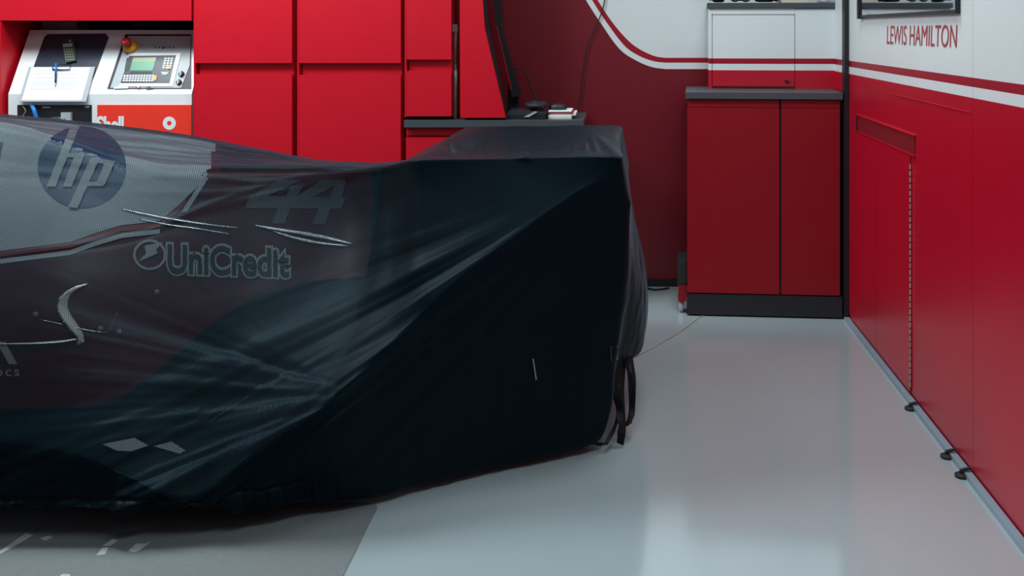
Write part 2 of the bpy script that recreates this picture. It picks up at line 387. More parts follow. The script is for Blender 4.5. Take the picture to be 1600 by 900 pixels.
# ---------------------------------------------------------------- dispensing machine
t = thing('dispensing_machine', 'white fluid dispensing machine with sloped control console in the left alcove', 'machine')
FB = FD+.03; TB = FD+.20                         # front lip and top edge of the sloped face
P1 = P(13, 147, FB); P2 = P(300, 145, FB); T1 = P(50, 47, TB); T2 = P(300, 47, TB)
x0, x1 = P1.x, P(299.5, 0, FB).x
zl = P(0, 147, FB).z; zt = P(0, 47, TB).z
prism('casing', [(x0, FB, 0), (x0, FB, zl), (x0, TB, zt), (x0, BACK-.07, zt), (x0, BACK-.07, 0)], (x1-x0, 0, 0), M['casing'], t, bevel=.004)
# frame on slope: s along x (px measured on slope), t along slope
def SL(px, py, lift=0.0):
    # point on the sloped face seen at px,py
    # solve along ray: plane through (FB,zl),(TB,zt)
    k = (zt-zl)/(TB-FB); dx = (px-CX)/F; dz = -(py-CY)/F
    d = (EYE-zl+k*FB)/(k-dz)
    n = Vector((0, -(zt-zl), (TB-FB))).normalized()
    return Vector((dx*d, d, EYE+dz*d))+n*lift
nS = Vector((0, -(zt-zl), (TB-FB))).normalized()
def spoly(name, pts, m, parent, lift, th, bevel=0.0):
    return prism(name, [SL(px, py, lift) for px, py in pts], nS*th, m, parent, bevel=bevel)
spoly('dark_tray', [(75, 54), (165, 53), (170, 59), (153, 105), (137, 145), (122, 145), (47, 122), (53, 105), (70, 58)], M['darkpanel'], t, .0008, .003)
spoly('control_plate_rim', [(196, 54), (299, 54), (299, 139), (168, 139)], M['black'], t, .0008, .002)
cp = spoly('control_plate', [(201, 57), (299, 57), (297, 103), (284, 138), (173, 138)], M['greypanel'], t, .003, .003)
mb = spoly('keypad_bezel', [(203, 84), (284, 84), (271, 136), (188, 136)], M['casing'], t, .0064, .003)
kb = spoly('keypad_panel', [(203, 89), (276, 88), (266, 131), (190, 131)], M['darkpanel'], mb, .0096, .002)
spoly('display', [(210, 92), (246, 91.5), (240, 112), (205, 112)], M['screen'], kb, .0118, .001)
spoly('display_band', [(210, 92), (246, 91.5), (244.5, 98.5), (208.5, 99)], M['screen2'], kb, .0130, .0006)
spoly('display_strip', [(200, 92), (207, 92), (202, 112), (196, 112)], M['calc'], kb, .0118, .001)
def keys(name, x0, y0, x1, y1, nx, ny, slant, m, parent, lift=.0118, fill=.72):
    for j in range(ny):
        for i in range(nx):
            bx = x0+(x1-x0)*i/nx-slant*j/ny; by = y0+(y1-y0)*j/ny; w_ = (x1-x0)/nx*fill; h_ = (y1-y0)/ny*fill
            spoly(name, [(bx, by), (bx+w_, by), (bx+w_-.5, by+h_), (bx-.5, by+h_)], m, parent, lift, .002)
keys('key', 195.5, 119, 244, 130, 11, 3, 2, M['key'], kb)
keys('function_key', 206, 113.5, 240, 117, 6, 1, 0, M['calc'], kb)
keys('key', 259, 92, 274, 110, 3, 5, 4, M['key'], kb)
spoly('enter_key', [(243, 120), (247.5, 120), (245.5, 128), (241, 128)], M['yellow'], kb, .0119, .003)
spoly('enter_key', [(264.5, 105), (268.5, 105), (267.5, 110), (263.5, 110)], M['yellow'], kb, .014, .002)
spoly('arrow_key', [(253, 114), (266, 114), (262, 119), (256, 119)], M['greypanel'], kb, .0118, .002)
c = SL(206, 75)
lathe('button_collar', [(.034, 0), (.034, .018), (.026, .030)], c+nS*.006, M['yellow'], t, axis=nS)
lathe('emergency_button', [(.014, 0), (.014, .02), (.022, .024), (.022, .036), (.016, .044)], c+nS*.036, M['redbtn'], t, axis=nS)
for px, py in ((285, 117), (281, 130)):
    kn = lathe('selector_knob', [(.013, 0), (.013, .010), (.009, .014)], SL(px, py)+nS*.006, M['black'], t, axis=nS)
    spoly('knob_grip', [(px-1, py-4), (px+1, py-4), (px+.6, py+4), (px-1.4, py+4)], M['greypanel'], kn, .020, .004)
for i, px in enumerate((243, 249, 254, 259, 265, 271)):
    spoly('maker_mark', [(px, 74), (px+2.2+(i == 2)*1.5, 74), (px+1.8+(i == 2)*1.5, 76+(i == 2)), (px-.4, 76+(i == 2))], M['black'], cp, .0062, .0005)
spoly('label_sticker', [(180, 137), (200, 133), (201, 139), (178, 139.5)], M['paper'], t, .0064, .0006)
spoly('warning_triangle', [(211, 134.5), (223, 134.5), (217, 140)], M['redbtn'], t, .0064, .0010)
spoly('warning_triangle_centre', [(214, 135.5), (220, 135.5), (217, 138.2)], M['paper'], t, .0074, .0006)
spoly('small_sticker', [(229, 138), (234, 136.5), (241, 139), (229, 140)], M['black'], t, .0064, .0006)
# lower front: open bay and orange sign
fy = FB-.0005
bay = pbox('open_bay', 27, 164, 143, 260, FB-.004, .003, M['black'], t, bevel=0)
pbox('bay_bracket', 95, 176, 110, 196, FB-.020, .016, M['greypanel'], bay)
pbox('bay_valve', 83, 184, 100, 200, FB-.030, .024, M['kerb'], bay, bevel=.006)
lathe('bay_drum', [(.07, 0), (.07, .03), (.05, .034)], P(90, 205, FB-.005), M['counter'], bay, axis=(0, -1, 0))
for q in ((66, 167, 78, 168.5), (133, 166, 139, 168)): pbox('bay_latch', *q, FB-.008, .004, M['greypanel'], bay, bevel=0)
tube('bay_wire', [P(36, 166, FB-.012), P(40, 174, FB-.012), P(36, 182, FB-.012), P(40, 190, FB-.012)], .002, M['strut'], bay)
sg = pbox('sign_panel', 152, 164, 299, 320, FB-.007, .006, M['orange'], t, bevel=.001)
q0 = P(150.5, 208, FB-.0075)
text_obj('sign_lettering', 'Shell', q0+Vector((.002, 0, 0)), (1, 0, 0), (0, 0, 1), P(195, 0, FB).x-q0.x-.002, P(0, 181, FB).z-q0.z, M['white'], sg, offset=.035, spacing=.92)
bm = bmesh.new(); c = P(264.5, 192.5, FB-.0078); R1, R0 = .0315, .011
for k in range(48):
    a0, a1 = 2*math.pi*k/48, 2*math.pi*(k+1)/48
    q = [c+Vector((math.cos(a)*r, 0, math.sin(a)*r)) for a, r in ((a0, R0), (a1, R0), (a1, R1), (a0, R1))]
    bm.faces.new([bm.verts.new(v) for v in q])
bmesh.ops.remove_doubles(bm, verts=bm.verts, dist=1e-6); finish(bm, 'ring_emblem', M['white'], sg)
tube('hose', [P(50, 165, FB-.012), P(53, 172, FB-.03), P(57, 186, FB-.03), P(62, 210, FB-.02)], .010, M['blue'], bay)
# clutter above the machine
t2 = thing('storage_box', 'dusty brown box standing on top of the machine at the back of the alcove', 'box')
box('carton', P(75, 0, 4.9).x, P(128, 0, 4.9).x, 4.85, 4.97, zt+.001, zt+.06, mat('dusty_card', (0.16, .13, .12, 1), .7), t2)
box('lid_flap', P(75, 0, 4.9).x, P(130, 0, 4.9).x, 4.835, 4.975, zt+.0605, zt+.066, M['cream'], t2)
tag(tube('coiled_hose', [Vector((P(240+28*math.cos(a), 0, 4.9).x, 4.9+.05*math.sin(a), zt+.012+.004*a)) for a in np.linspace(0, 9.4, 22)], .009, M['rubber'], n=4), 'black hose coiled on top of the machine under the header panel', 'hose')

# clipboard, pen, calculator
t = thing('clipboard', 'black clipboard with a white form leaning on the sloped console', 'clipboard')
spoly('board', [(47, 106), (150, 106), (136, 160), (31, 160)], M['greypanel'], t, .0075, .003)
pp = spoly('form_sheet', [(51, 107), (143, 107), (129, 158), (36, 158)], M['paper'], t, .0108, .0008)
for k in range(9):
    y_ = 112+k*3.6; f_ = (y_-107)/51
    a = 51-15*f_+5+random.uniform(0, 6); b_ = 143-14*f_-8-random.uniform(0, 12)
    spoly('printed_line', [(a, y_), (b_, y_), (b_-.2, y_+.7), (a-.2, y_+.7)], M['print'], pp, .0118, .0002)
bm = bmesh.new(); add_tube(bm, [SL(x, y, .018) for x, y in ((85, 111), (86, 104), (99, 103), (113, 104), (112, 111), (98, 111.5), (85, 111))], .0028, 8)
finish(bm, 'clip', M['black'], t, smooth=True)
t = thing('pen', 'blue and black pen clipped upright on the white form', 'pen')
tube('barrel', [SL(92.5, 103, .030), SL(91, 120, .024)], .0045, M['blue'], t)
tube('grip', [SL(91, 120.2, .024), SL(90, 132, .019)], .0042, M['black'], t)
tube('tip', [SL(90, 132.2, .019), SL(89, 138, .0145)], .0036, M['strut'], t, r2=.001)
t = thing('calculator', 'small dark green calculator lying in the black tray of the console', 'calculator')
spoly('body', [(99, 64), (119, 62.5), (121, 97), (105, 100)], M['calc'], t, .004, .012, bevel=.002)
spoly('calculator_display', [(100.5, 71), (115.5, 70), (116, 75), (101, 76)], M['greypanel'], t, .0162, .0005)
for j in range(5):
    for i in range(4):
        x_ = 102+j*.7+i*3.7; y_ = 79+j*3.9-i*.2
        spoly('key', [(x_, y_), (x_+2.4, y_), (x_+2.5, y_+2.1), (x_+.1, y_+2.1)], mat('olive_key', (.16, .20, .12, 1), .5) if (i, j) == (0, 0) else bpy.data.materials['olive_key'], t, .0162, .001)
lathe('power_key', [(.004, 0), (.004, .0015)], SL(112, 66.5, .0164), M['key'], t, axis=nS, seg=12)

# ---------------------------------------------------------------- rolling cabinet (right)
zK = 1.055
t = thing('rolling_cabinet', 'dark red two door tool cabinet on castors under a slate counter, in the far corner', 'cabinet')
t.location = (P(1073, 0, 4.52).x, 4.52, 0); t.rotation_euler = (0, 0, math.radians(-4.5))
W = .722; DP = .44
def lb(name, x0, x1, y0, y1, z0, z1, m, par=None, bevel=.002): return box(name, x0, x1, y0, y1, z0, z1, m, par or t, bevel)
lb('carcass', 0.006, W-.006, .022, DP, .10, zK-.033, M['black'])
zt1 = .983
lb('plinth', 0, W, .004, DP, 0.008, .106, M['black'])
xs = .435
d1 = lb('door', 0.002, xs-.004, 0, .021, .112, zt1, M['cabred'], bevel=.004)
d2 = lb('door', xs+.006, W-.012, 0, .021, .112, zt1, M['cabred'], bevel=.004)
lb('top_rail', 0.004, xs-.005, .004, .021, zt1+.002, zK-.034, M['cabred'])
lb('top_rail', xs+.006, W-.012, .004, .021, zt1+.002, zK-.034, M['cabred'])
lb('counter', -.006, W, -.012, DP+.02, zK-.030, zK, M['counter'], bevel=.007)
lb('side_buffer', -.045, -.002, .05, .28, .13, .24, M['rubber'], bevel=.012)
lb('side_buffer', -.040, -.002, .03, .20, .06, .13, M['cabred'], bevel=.006)
ca = box('caster', -.045, -.008, .06, .12, .062, .072, M['metal'], t, bevel=.001)
for s in (-.042, -.012): box('fork', s-.0015, s+.0015, .055, .10, .028, .063, M['metal'], ca, bevel=0)
lathe('wheel', [(.022, -.010), (.030, -.008), (.031, 0), (.030, .008), (.022, .010), (.010, .011)], (-.027, .07, .0315), M['greypanel'], ca, axis=(1, 0, 0))
lathe('hub', [(.017, -.0115), (.017, .0115)], (-.027, .07, .0315), M['key'], ca, axis=(1, 0, 0))
for x_ in (.06, W-.06): lathe('hidden_wheel', [(.028, -.01), (.03, 0), (.028, .01)], (x_, .30, .03), M['rubber'], t, axis=(1, 0, 0))

# upper cupboard
t = thing('upper_cupboard', 'white cupboard with red and white stripes standing on the slate counter', 'cupboard')
UX0, UX1 = P(1107, 0, 4.80).x, P(1325, 0, 4.72).x
t.location = (UX0, 4.80, zK+.0005); t.rotation_euler = (0, 0, math.atan2(-.05, UX1-UX0))
UW = UX1-UX0; UH = 1.455-zK
def livery(name, x0, x1, y0, y1, z0, z1, par):
    cuts = [z0]+[c_-zK for c_ in (1.146, 1.178, 1.205) if z0 < c_-zK < z1]+[z1]
    ms = [M['redwall'], M['white'], M['stripe'], M['white']][4-len(cuts)+1:] if z0 > .01 and len(cuts) < 5 else [M['redwall'], M['white'], M['stripe'], M['white']]
    bm = bmesh.new()
    for k in range(len(cuts)-1):
        n0 = len(bm.faces); add_box(bm, x0, x1, y0, y1, cuts[k], cuts[k+1]); bm.faces.ensure_lookup_table()
        for f in bm.faces[n0:]: f.material_index = k
    return finish(bm, name, ms, par)
livery('carcass', 0, UW, .015, .22, 0.0, UH, t)
livery('left_stile', 0, .016, 0, .015, 0.0, UH, t)
livery('right_door', .428, UW, 0, .015, 0.0, UH-.003, t)
dl = livery('sliding_door', .0205, .425, -.003, .0145, 0.012, UH-.034, t)
livery('top_rail_strip', .0165, .427, 0, .0148, UH-.030, UH, t)
lathe('latch', [(.008, 0), (.008, .006)], (.385, -.003, .036), M['black'], dl, axis=(0, -1, 0), seg=14)
box('latch_tongue', .386, .398, -.010, -.004, .030, .040, M['black'], dl, bevel=0)
box('cap_slab', -.006, UW+.008, -.012, .23, UH+.001, UH+.027, M['counter'], t, bevel=.004)
box('gap_shade_strip', UW+.002, UW+.020, -.006, .23, 0, UH, M['black'], t, bevel=.002)  # black strip put in as the shade of the gap beside the cupboard
zU = zK+.0005+UH+.0275
# things on top
def blob(name, c, s, m, parent=None, seed=0, amp=.18, fr=3.0, flat=True):
    bm = bmesh.new(); bmesh.ops.create_icosphere(bm, subdivisions=4, radius=1)
    from mathutils import noise as nz
    for v in bm.verts:
        n_ = nz.noise(v.co*fr+Vector((seed, 0, 0)))+.5*nz.noise(v.co*fr*2.3+Vector((0, seed, 0)))
        p = v.co*(1+amp*n_); z = p.z*s[2]
        if flat: z = max(z, -s[2]*.75)
        v.co = Vector((p.x*s[0], p.y*s[1], z))+Vector(c)
    return finish(bm, name, m, parent, smooth=True)
g = thing('work_glove', 'black work glove flopping over the left end of the cupboard top', 'glove')
blob('palm', (P(1124, 0, 4.80).x, 4.84, zU+.040), (.036, .05, .048), M['rubber'], g, 1)
for k in range(4):
    a = Vector((P(1122+k*4, 0, 4.8).x, 4.83, zU+.024)); tube('finger', [a, a+Vector((-.02, -.028, -.004)), a+Vector((-.045+.004*k, -.035, -.006))], .009, M['rubber'], g, r2=.007)
g = thing('safety_goggles', 'dark olive goggles lying beside the black glove on the cupboard top', 'goggles')
lathe('lens_cup', [(.026, 0), (.030, .012), (.024, .02)], (P(1149, 0, 4.8).x, 4.83, zU+.031), M['calc'], g, axis=(0, -1, .2))
lathe('lens_cup', [(.026, 0), (.030, .012), (.024, .02)], (P(1166, 0, 4.8).x, 4.84, zU+.031), M['calc'], g, axis=(0, -1, .2))
tube('band', [Vector((P(1166, 0, 4.8).x, 4.85, zU+.03)), Vector((P(1166, 0, 4.8).x, 4.90, zU+.02)), Vector((P(1158, 0, 4.8).x, 4.93, zU+.02)), Vector((P(1147, 0, 4.8).x, 4.85, zU+.03))], .006, M['rubber'], g)
g = thing('power_tool', 'black hand tool with an orange stripe lying on the cupboard top', 'hand tool')
blob('tool_body', (P(1198, 0, 4.8).x, 4.86, zU+.042), (.058, .045, .048), M['black'], g, 5, .1)
tube('orange_stripe', [Vector((P(1200, 0, 4.78).x, 4.795, zU+.045)), Vector((P(1208, 0, 4.78).x, 4.79, zU+.025)), Vector((P(1216, 0, 4.78).x, 4.795, zU+.014))], .004, M['yellow'], g)
tube('tool_handle', [Vector((P(1208, 0, 4.8).x, 4.85, zU+.03)), Vector((P(1217, 0, 4.8).x, 4.83, zU+.018))], .014, M['black'], g)
g = tag(box('carton', P(1222, 0, 4.8).x, P(1268, 0, 4.8).x, 4.83, 4.92, zU, zU+.14, M['cream'], bevel=.003), 'cream cardboard box standing on the cupboard top', 'box')
pl = bpy.data.materials.new('clear_film'); pl.use_nodes = True
nt = pl.node_tree; b = nt.nodes['Principled BSDF']; b.inputs['Base Color'].default_value = (.8, .85, .88, 1); b.inputs['Roughness'].default_value = .12
b.inputs['Alpha'].default_value = .45; b.inputs['Coat Weight'].default_value = .5
tag(blob('plastic_bag', (P(1297, 0, 4.77).x, 4.80, zU+.026), (.075, .05, .034), pl, None, 11, .55, 4.5), 'crumpled clear plastic bag at the right end of the cupboard top', 'bag')

# ---------------------------------------------------------------- floor things
mm = mat('grey_mat', (0.145, 0.17, 0.175, 1), 0.6, noise=0.12, nscale=60, bump=.4, bscale=150)
XM = -.687
def rounded_mat():
    r = .04; pts = [(LX+.4, FRONT+.3), (XM, FRONT+.3)]
    for k in range(9):
        a = k/8*math.pi/2; pts.append((XM-r+r*math.cos(a), 2.735-r+r*math.sin(a)))
    pts.append((LX+.4, 2.735)); return [(x, y, 0.0005) for x, y in pts]
tm = tag(prism('floor_mat', rounded_mat(), (0, 0, .003), mm), 'dark grey mat on the floor in front of the covered car', 'mat')
def FL(px, py, z=0): 
    d = (EYE-z)*F/(py-CY); return Vector(((px-CX)*d/F, d, z))
pm = mat('pale_mark_tone', (0.42, 0.46, 0.46, 1), .5, noise=.3, nscale=60)  # mottled pale tone of the flat shapes on the mat
for q in ([(0, 861), (40, 833), (52, 836), (18, 856), (0, 866)], [(150, 868), (160, 856), (170, 855), (164, 866)], [(160, 853), (176, 842), (185, 844), (172, 853)], [(200, 861), (213, 849), (226, 850), (236, 846), (218, 860), (208, 863)], [(62, 841), (75, 837), (84, 839), (70, 845)], [(90, 902), (98, 897), (108, 897), (112, 902)]):
    prism('pale_mark', [FL(x, y, .0037) for x, y in q], (0, 0, .0003), pm, tm)
tag(tube('floor_wire', [FL(985, 562, .003), FL(1020, 543, .003), FL(1060, 520, .003), FL(1090, 498, .003), FL(1104, 489, .003)], .0016, M['strut'], n=6), 'thin wire lying on the pale floor between cover and cabinet', 'wire')
tag(tube('floor_cable', [Vector((P(1010, 0, 4.98).x, 4.99, .006)), Vector((P(1022, 0, 4.98).x, 4.96, .006)), Vector((P(1035, 0, 4.98).x, 4.97, .006)), Vector((P(1045, 0, 4.98).x, 4.99, .006))], .005, M['rubber']), 'short black cable end lying at the foot of the back wall', 'cable')

# ---------------------------------------------------------------- car cover geometry
def pchip(xk, yk, x):
    xk = np.asarray(xk, float); yk = np.asarray(yk, float); h = np.diff(xk); dl = np.diff(yk)/h; m_ = np.zeros(len(xk))
    for i in range(1, len(xk)-1):
        if dl[i-1]*dl[i] > 0:
            w1, w2 = 2*h[i]+h[i-1], h[i]+2*h[i-1]; m_[i] = (w1+w2)/(w1/dl[i-1]+w2/dl[i])
    m_[0] = dl[0]; m_[-1] = dl[-1]
    i = np.clip(np.searchsorted(xk, x)-1, 0, len(xk)-2); t_ = (x-xk[i])/h[i]
    return ((1+2*t_)*(1-t_)**2)*yk[i]+t_*(1-t_)**2*h[i]*m_[i]+t_*t_*(3-2*t_)*yk[i+1]+t_*t_*(t_-1)*h[i]*m_[i+1]
SP = 3.5
def wx(px, py, d): return tuple(P(px, py, d))
# each column: S spine, E upper edge, R fold ridge, H hem, sag
C_ = []
def colm(S, E, R, H, sag): C_.append((S, E, R, H, sag))
colm(wx(-420, 160, SP), wx(-420, 170, 3.25), wx(-420, 690, 2.56), wx(-420, 800, 2.51), .02)
colm(wx(-100, 170, SP), wx(-100, 178, 3.28), wx(-100, 690, 2.56), wx(-100, 797, 2.51), .02)
colm(wx(0, 178, SP), wx(0, 192, 3.28), wx(0, 690, 2.56), wx(0, 796, 2.51), .02)
colm(wx(100, 187, SP), wx(100, 218, 3.24), wx(100, 705, 2.55), wx(100, 797, 2.51), .02)
colm(wx(200, 198, SP), wx(200, 253, 3.18), wx(200, 745, 2.53), wx(200, 797, 2.51), .03)
colm(wx(290, 210, SP), wx(290, 262, 3.18), wx(290, 783, 2.51), wx(290, 797, 2.515), .04)
colm(wx(400, 231, SP), wx(400, 263, 3.22), wx(400, 705, 2.56), wx(400, 792, 2.58), .05)
colm(wx(530, 253, SP), wx(530, 261, 3.22), wx(530, 612, 2.62), wx(530, 783, 2.67), .07)
colm(wx(610, 256, SP), wx(605, 256, 3.12), wx(605, 540, 2.70), wx(605, 774, 2.73), .045)
zE = P(0, 247, 3.0).z
def wc(px): return (px-CX)*3.0/F
colm((wc(655), SP, .945), wx(655, 247, 3.0), wx(660, 487, 2.745), wx(660, 759, 2.79), .035)
colm((wc(720), SP, .905), wx(720, 246, 3.0), wx(730, 427, 2.81), wx(730, 744, 2.86), .02)
colm((wc(800), SP, .900), wx(800, 246, 3.0), wx(800, 373, 2.87), wx(800, 727, 2.935), .01)
colm((wc(870), SP, .915), wx(870, 245, 3.0), wx(870, 322, 2.94), wx(860, 713, 2.985), .0)
colm((wc(920), SP, .955), wx(920, 245, 3.0), wx(925, 290, 2.975), wx(905, 703, 3.03), .0)
colm((wc(955), SP, .960), wx(955, 246, 3.0), wx(958, 285, 2.99), wx(935, 690, 3.06), .0)
colm((-.010, SP, .950), wx(969, 247, 3.0), wx(975, 300, 3.0), wx(952, 640, 3.08), .0)
colm((-.010, SP, .950), (.004, 3.06, zE-.004), (.030, 3.04, .80), wx(957, 585, 3.12), -.0)
colm((-.010, SP, .950), (.003, 3.16, zE), (.028, 3.12, .80), wx(977, 566, 3.22), -.01)
colm((-.010, SP, .950), (.000, 3.32, zE), (.026, 3.30, .80), wx(1000, 550, 3.34), -.01)
colm((-.010, SP, .950), (-.004, 3.5, zE), (.025, 3.5, .80), (.085, 3.5, .24), -.01)
near = C_[:]
def mirror(c_):
    q = [[p[0], 2*SP-p[1], p[2]] for p in c_[:4]]
    if q[1][0] < -.7: q[1][2] -= .07              # the far shoulder sits lower than the near one
    return tuple([tuple(p) for p in q]+[c_[4]])
allc = near+[mirror(c_) for c_ in near[-2::-1]]
def dense(NU, nv=(50, 120, 90, 8)):
    K = np.array([[c_[0], c_[1], c_[2], c_[3]] for c_ in allc])      # (nc,4,3)
    sag = np.array([c_[4] for c_ in allc])
    # parameter: arc length of the R row + E row average
    dd_ = np.linalg.norm(np.diff(K[:, 1:].mean(1), axis=0), axis=1)+.01
    s = np.concatenate([[0], np.cumsum(dd_)]); u = np.linspace(0, s[-1], NU)
    Q = np.zeros((NU, 4, 3))
    for r in range(4):
        for k in range(3): Q[:, r, k] = pchip(s, K[:, r, k], u)
    sg = pchip(s, sag, u)
    S, E, R, H = [Q[:, i][:, None, :] for i in range(4)]
    out = []
    t_ = np.linspace(0, 1, nv[0], endpoint=False)[None, :, None]
    a = S*(1-t_)+E*t_
    wing = np.clip((a[..., 0]+.64)/.1, 0, 1)*(E[..., 0] < .5)
    # spine to edge: keep sag flat until near the edge
    drop = np.clip(E[..., 2]-S[..., 2], 0, None)
    a[..., 2] = S[..., 2]*(1-t_[..., 0]**2.2)+E[..., 2]*t_[..., 0]**2.2*1 if False else (S[..., 2]+(E[..., 2]-S[..., 2])*np.where(drop > .003, t_[..., 0]**2.0, t_[..., 0]))
    out.append(a)
    t_ = np.linspace(0, 1, nv[1], endpoint=False)[None, :, None]
    a = E*(1-t_)+R*t_
    sh = np.sin(np.pi*t_[..., 0]**.8)
    # inward/down sag: concave between edge and ridge (towards the spine plane and down)
    inward = np.sign(SP-R[..., 1]+1e-9)
    a[..., 1] += sh*sg[:, None]*inward*.8; a[..., 2] -= sh*sg[:, None]*.6
    # shoulder bulge at the left: the body is round there
    lb_ = np.clip((-.95-a[..., 0])/.7, 0, 1)
    a[..., 1] -= inward*lb_*.09*np.sin(np.pi*t_[..., 0])*1.0
    out.append(a)
    t_ = np.linspace(0, 1, nv[2], endpoint=False)[None, :, None]
    a = R*(1-t_)+H*t_
    endw = np.clip((a[..., 0]+.03)/.05, 0, 1)       # bulge of the end drape
    a[..., 0] += endw*np.sin(np.pi*np.clip(t_[..., 0], 0, 1)**1.6)*.030
    out.append(a)
    t_ = np.linspace(0, 1, nv[3])[None, :, None]    # tuck under
    inx = (H[..., 0] > -.05)*(-.03)
    T = H.copy(); T[..., 1] += np.sign(SP-H[..., 1]+1e-9)*.035; T[..., 0] += inx; T[..., 2] += .006
    out.append(H*(1-t_)+T*t_)
    return np.concatenate(out, 1), nv
def smooth_grid(G, it, keep_last=True):
    for _ in range(it):
        N_ = G.copy()
        N_[1:-1, 1:-1] = .5*G[1:-1, 1:-1]+.125*(G[2:, 1:-1]+G[:-2, 1:-1]+G[1:-1, 2:]+G[1:-1, :-2])
        G = N_
    return G
def normals(G):
    du = np.gradient(G, axis=0); dv = np.gradient(G, axis=1)
    n_ = np.cross(du, dv); l = np.linalg.norm(n_, axis=2, keepdims=True); l[l < 1e-12] = 1
    n_ = n_/l
    return n_
def grid_mesh(name, G, mats, midx=None, flip=False, weld=True, uv=True):
    nu, nvv = G.shape[:2]
    me = bpy.data.meshes.new(name)
    idx = np.arange(nu*nvv).reshape(nu, nvv)
    q = np.stack([idx[:-1, :-1], idx[:-1, 1:], idx[1:, 1:], idx[1:, :-1]], -1).reshape(-1, 4)
    if flip: q = q[:, ::-1]
    me.vertices.add(nu*nvv); me.vertices.foreach_set('co', G.reshape(-1).astype(np.float32))
    me.loops.add(len(q)*4); me.loops.foreach_set('vertex_index', q.reshape(-1).astype(np.int32))
    me.polygons.add(len(q)); me.polygons.foreach_set('loop_start', (np.arange(len(q))*4).astype(np.int32))
    me.update(calc_edges=True)
    me.polygons.foreach_set('use_smooth', np.ones(len(q), bool))
    if midx is not None: me.polygons.foreach_set('material_index', midx.reshape(-1).astype(np.int32))
    if uv:
        arc = np.concatenate([np.zeros((nu, 1)), np.cumsum(np.linalg.norm(np.diff(G, axis=1), axis=2), 1)], 1)
        ua = np.tile(G[:, nvv//2, 0][:, None], (1, nvv))
        U = np.stack([ua, arc], -1).reshape(-1, 2)
        l = me.uv_layers.new(name='UVMap'); l.data.foreach_set('uv', U[q.reshape(-1)].reshape(-1).astype(np.float32))
    if weld:
        bm = bmesh.new(); bm.from_mesh(me); bmesh.ops.remove_doubles(bm, verts=bm.verts, dist=1e-4)
        bm.to_mesh(me); bm.free()
    for m_ in mats: me.materials.append(m_)
    return me
def proj(G):
    d = np.maximum(G[..., 1], .1)
    return CX+G[..., 0]/d*F, CY+(EYE-G[..., 2])/d*F

G0, NV = dense(1300)
G0 = smooth_grid(G0, 10)
N0 = normals(G0)
# orient outwards
ctr = np.array([-.8, SP, .4])
if np.median(np.sum(N0*(G0-ctr), -1)) < 0: N0 = -N0; FLIP = True
else: FLIP = False
PX, PY = proj(G0); nearmask = (G0[..., 1] < SP+.02)
disp = np.zeros(PX.shape)
# 1-D / 2-D value noise
def vnoise(x, seed=0):
    r = np.random.default_rng(seed).random(4096)*2-1
    i = np.floor(x).astype(int); f_ = x-i; f_ = f_*f_*(3-2*f_)
    return r[i % 4096]*(1-f_)+r[(i+1) % 4096]*f_
def vnoise2(x, y, seed=0):
    r = np.random.default_rng(seed).random((256, 256))*2-1
    i = np.floor(x).astype(int); j = np.floor(y).astype(int); fx = x-i; fy = y-j; fx = fx*fx*(3-2*fx); fy = fy*fy*(3-2*fy)
    g_ = lambda a, b_: r[a % 256, b_ % 256]
    return (g_(i, j)*(1-fx)+g_(i+1, j)*fx)*(1-fy)+(g_(i, j+1)*(1-fx)+g_(i+1, j+1)*fx)*fy
def sstep(a, b_, x): t_ = np.clip((x-a)/(b_-a), 0, 1); return t_*t_*(3-2*t_)
X, Y, Z = G0[..., 0], G0[..., 1], G0[..., 2]
# fan of tension folds from the wing corner down to the lower left (works the same on both sides: uses arc position)
ang = np.arctan2(PY-225, 1010-PX); rad = np.hypot(PY-225, 1010-PX)
mfan = sstep(.30, .55, ang)*sstep(1.15, .75, ang)*sstep(120, 420, rad)*nearmask
disp += mfan*(.007*vnoise(ang*16, 3)+.004*vnoise(ang*38+rad*.004, 4)+.0018*vnoise(ang*90+rad*.01, 14))*np.clip(rad/500, .4, 1.7)
# second fan leaving the knee of the fold to the left
a2 = np.arctan2(PY-612, 560-PX); r2_ = np.hypot(PY-612, 560-PX)
m2 = sstep(-.7, -.2, a2)*sstep(1.0, .65, a2)*sstep(15, 120, r2_)*sstep(620, 250, r2_)*nearmask
disp += m2*(.0075*vnoise(a2*13+3, 5)+.004*vnoise(a2*31, 6)+.0018*vnoise(a2*70, 16))
# long shallow wrinkles on the top left
m3 = sstep(-.75, -1.0, X)*sstep(.80, .9, Z)
disp += m3*(.003*vnoise2(X*3+9, (Y+Z*.6)*38, 7)+.0016*vnoise2(X*5, (Y+X*.15)*85, 8))
# general softness
disp += .0035*vnoise2(X*5, (Y+Z)*7, 9)*nearmask+.0012*vnoise2(X*16, (Z-Y)*20, 10)
# hem gathers
hz = sstep(.25, .12, Z)*sstep(-.6, -.95, X)
disp += hz*(.007*vnoise2(X*17, Z*10, 11)+.0035*vnoise2(X*40, Z*14, 15))
he = sstep(.125, .095, Z)*sstep(-.7, -.95, X)
disp += he*.0045*vnoise(X*95, 12)
disp -= np.exp(-((Z-.117)/.006)**2)*sstep(-.8, -.95, X)*.006
# drape folds in the near right face and end, faint verticals
m5 = sstep(-.75, -.5, X)*sstep(.75, .4, Z)
disp += m5*(.006*vnoise2(X*9, Z*1.2, 13)+.003*vnoise2((X+Y)*22, Z*2.0, 17))
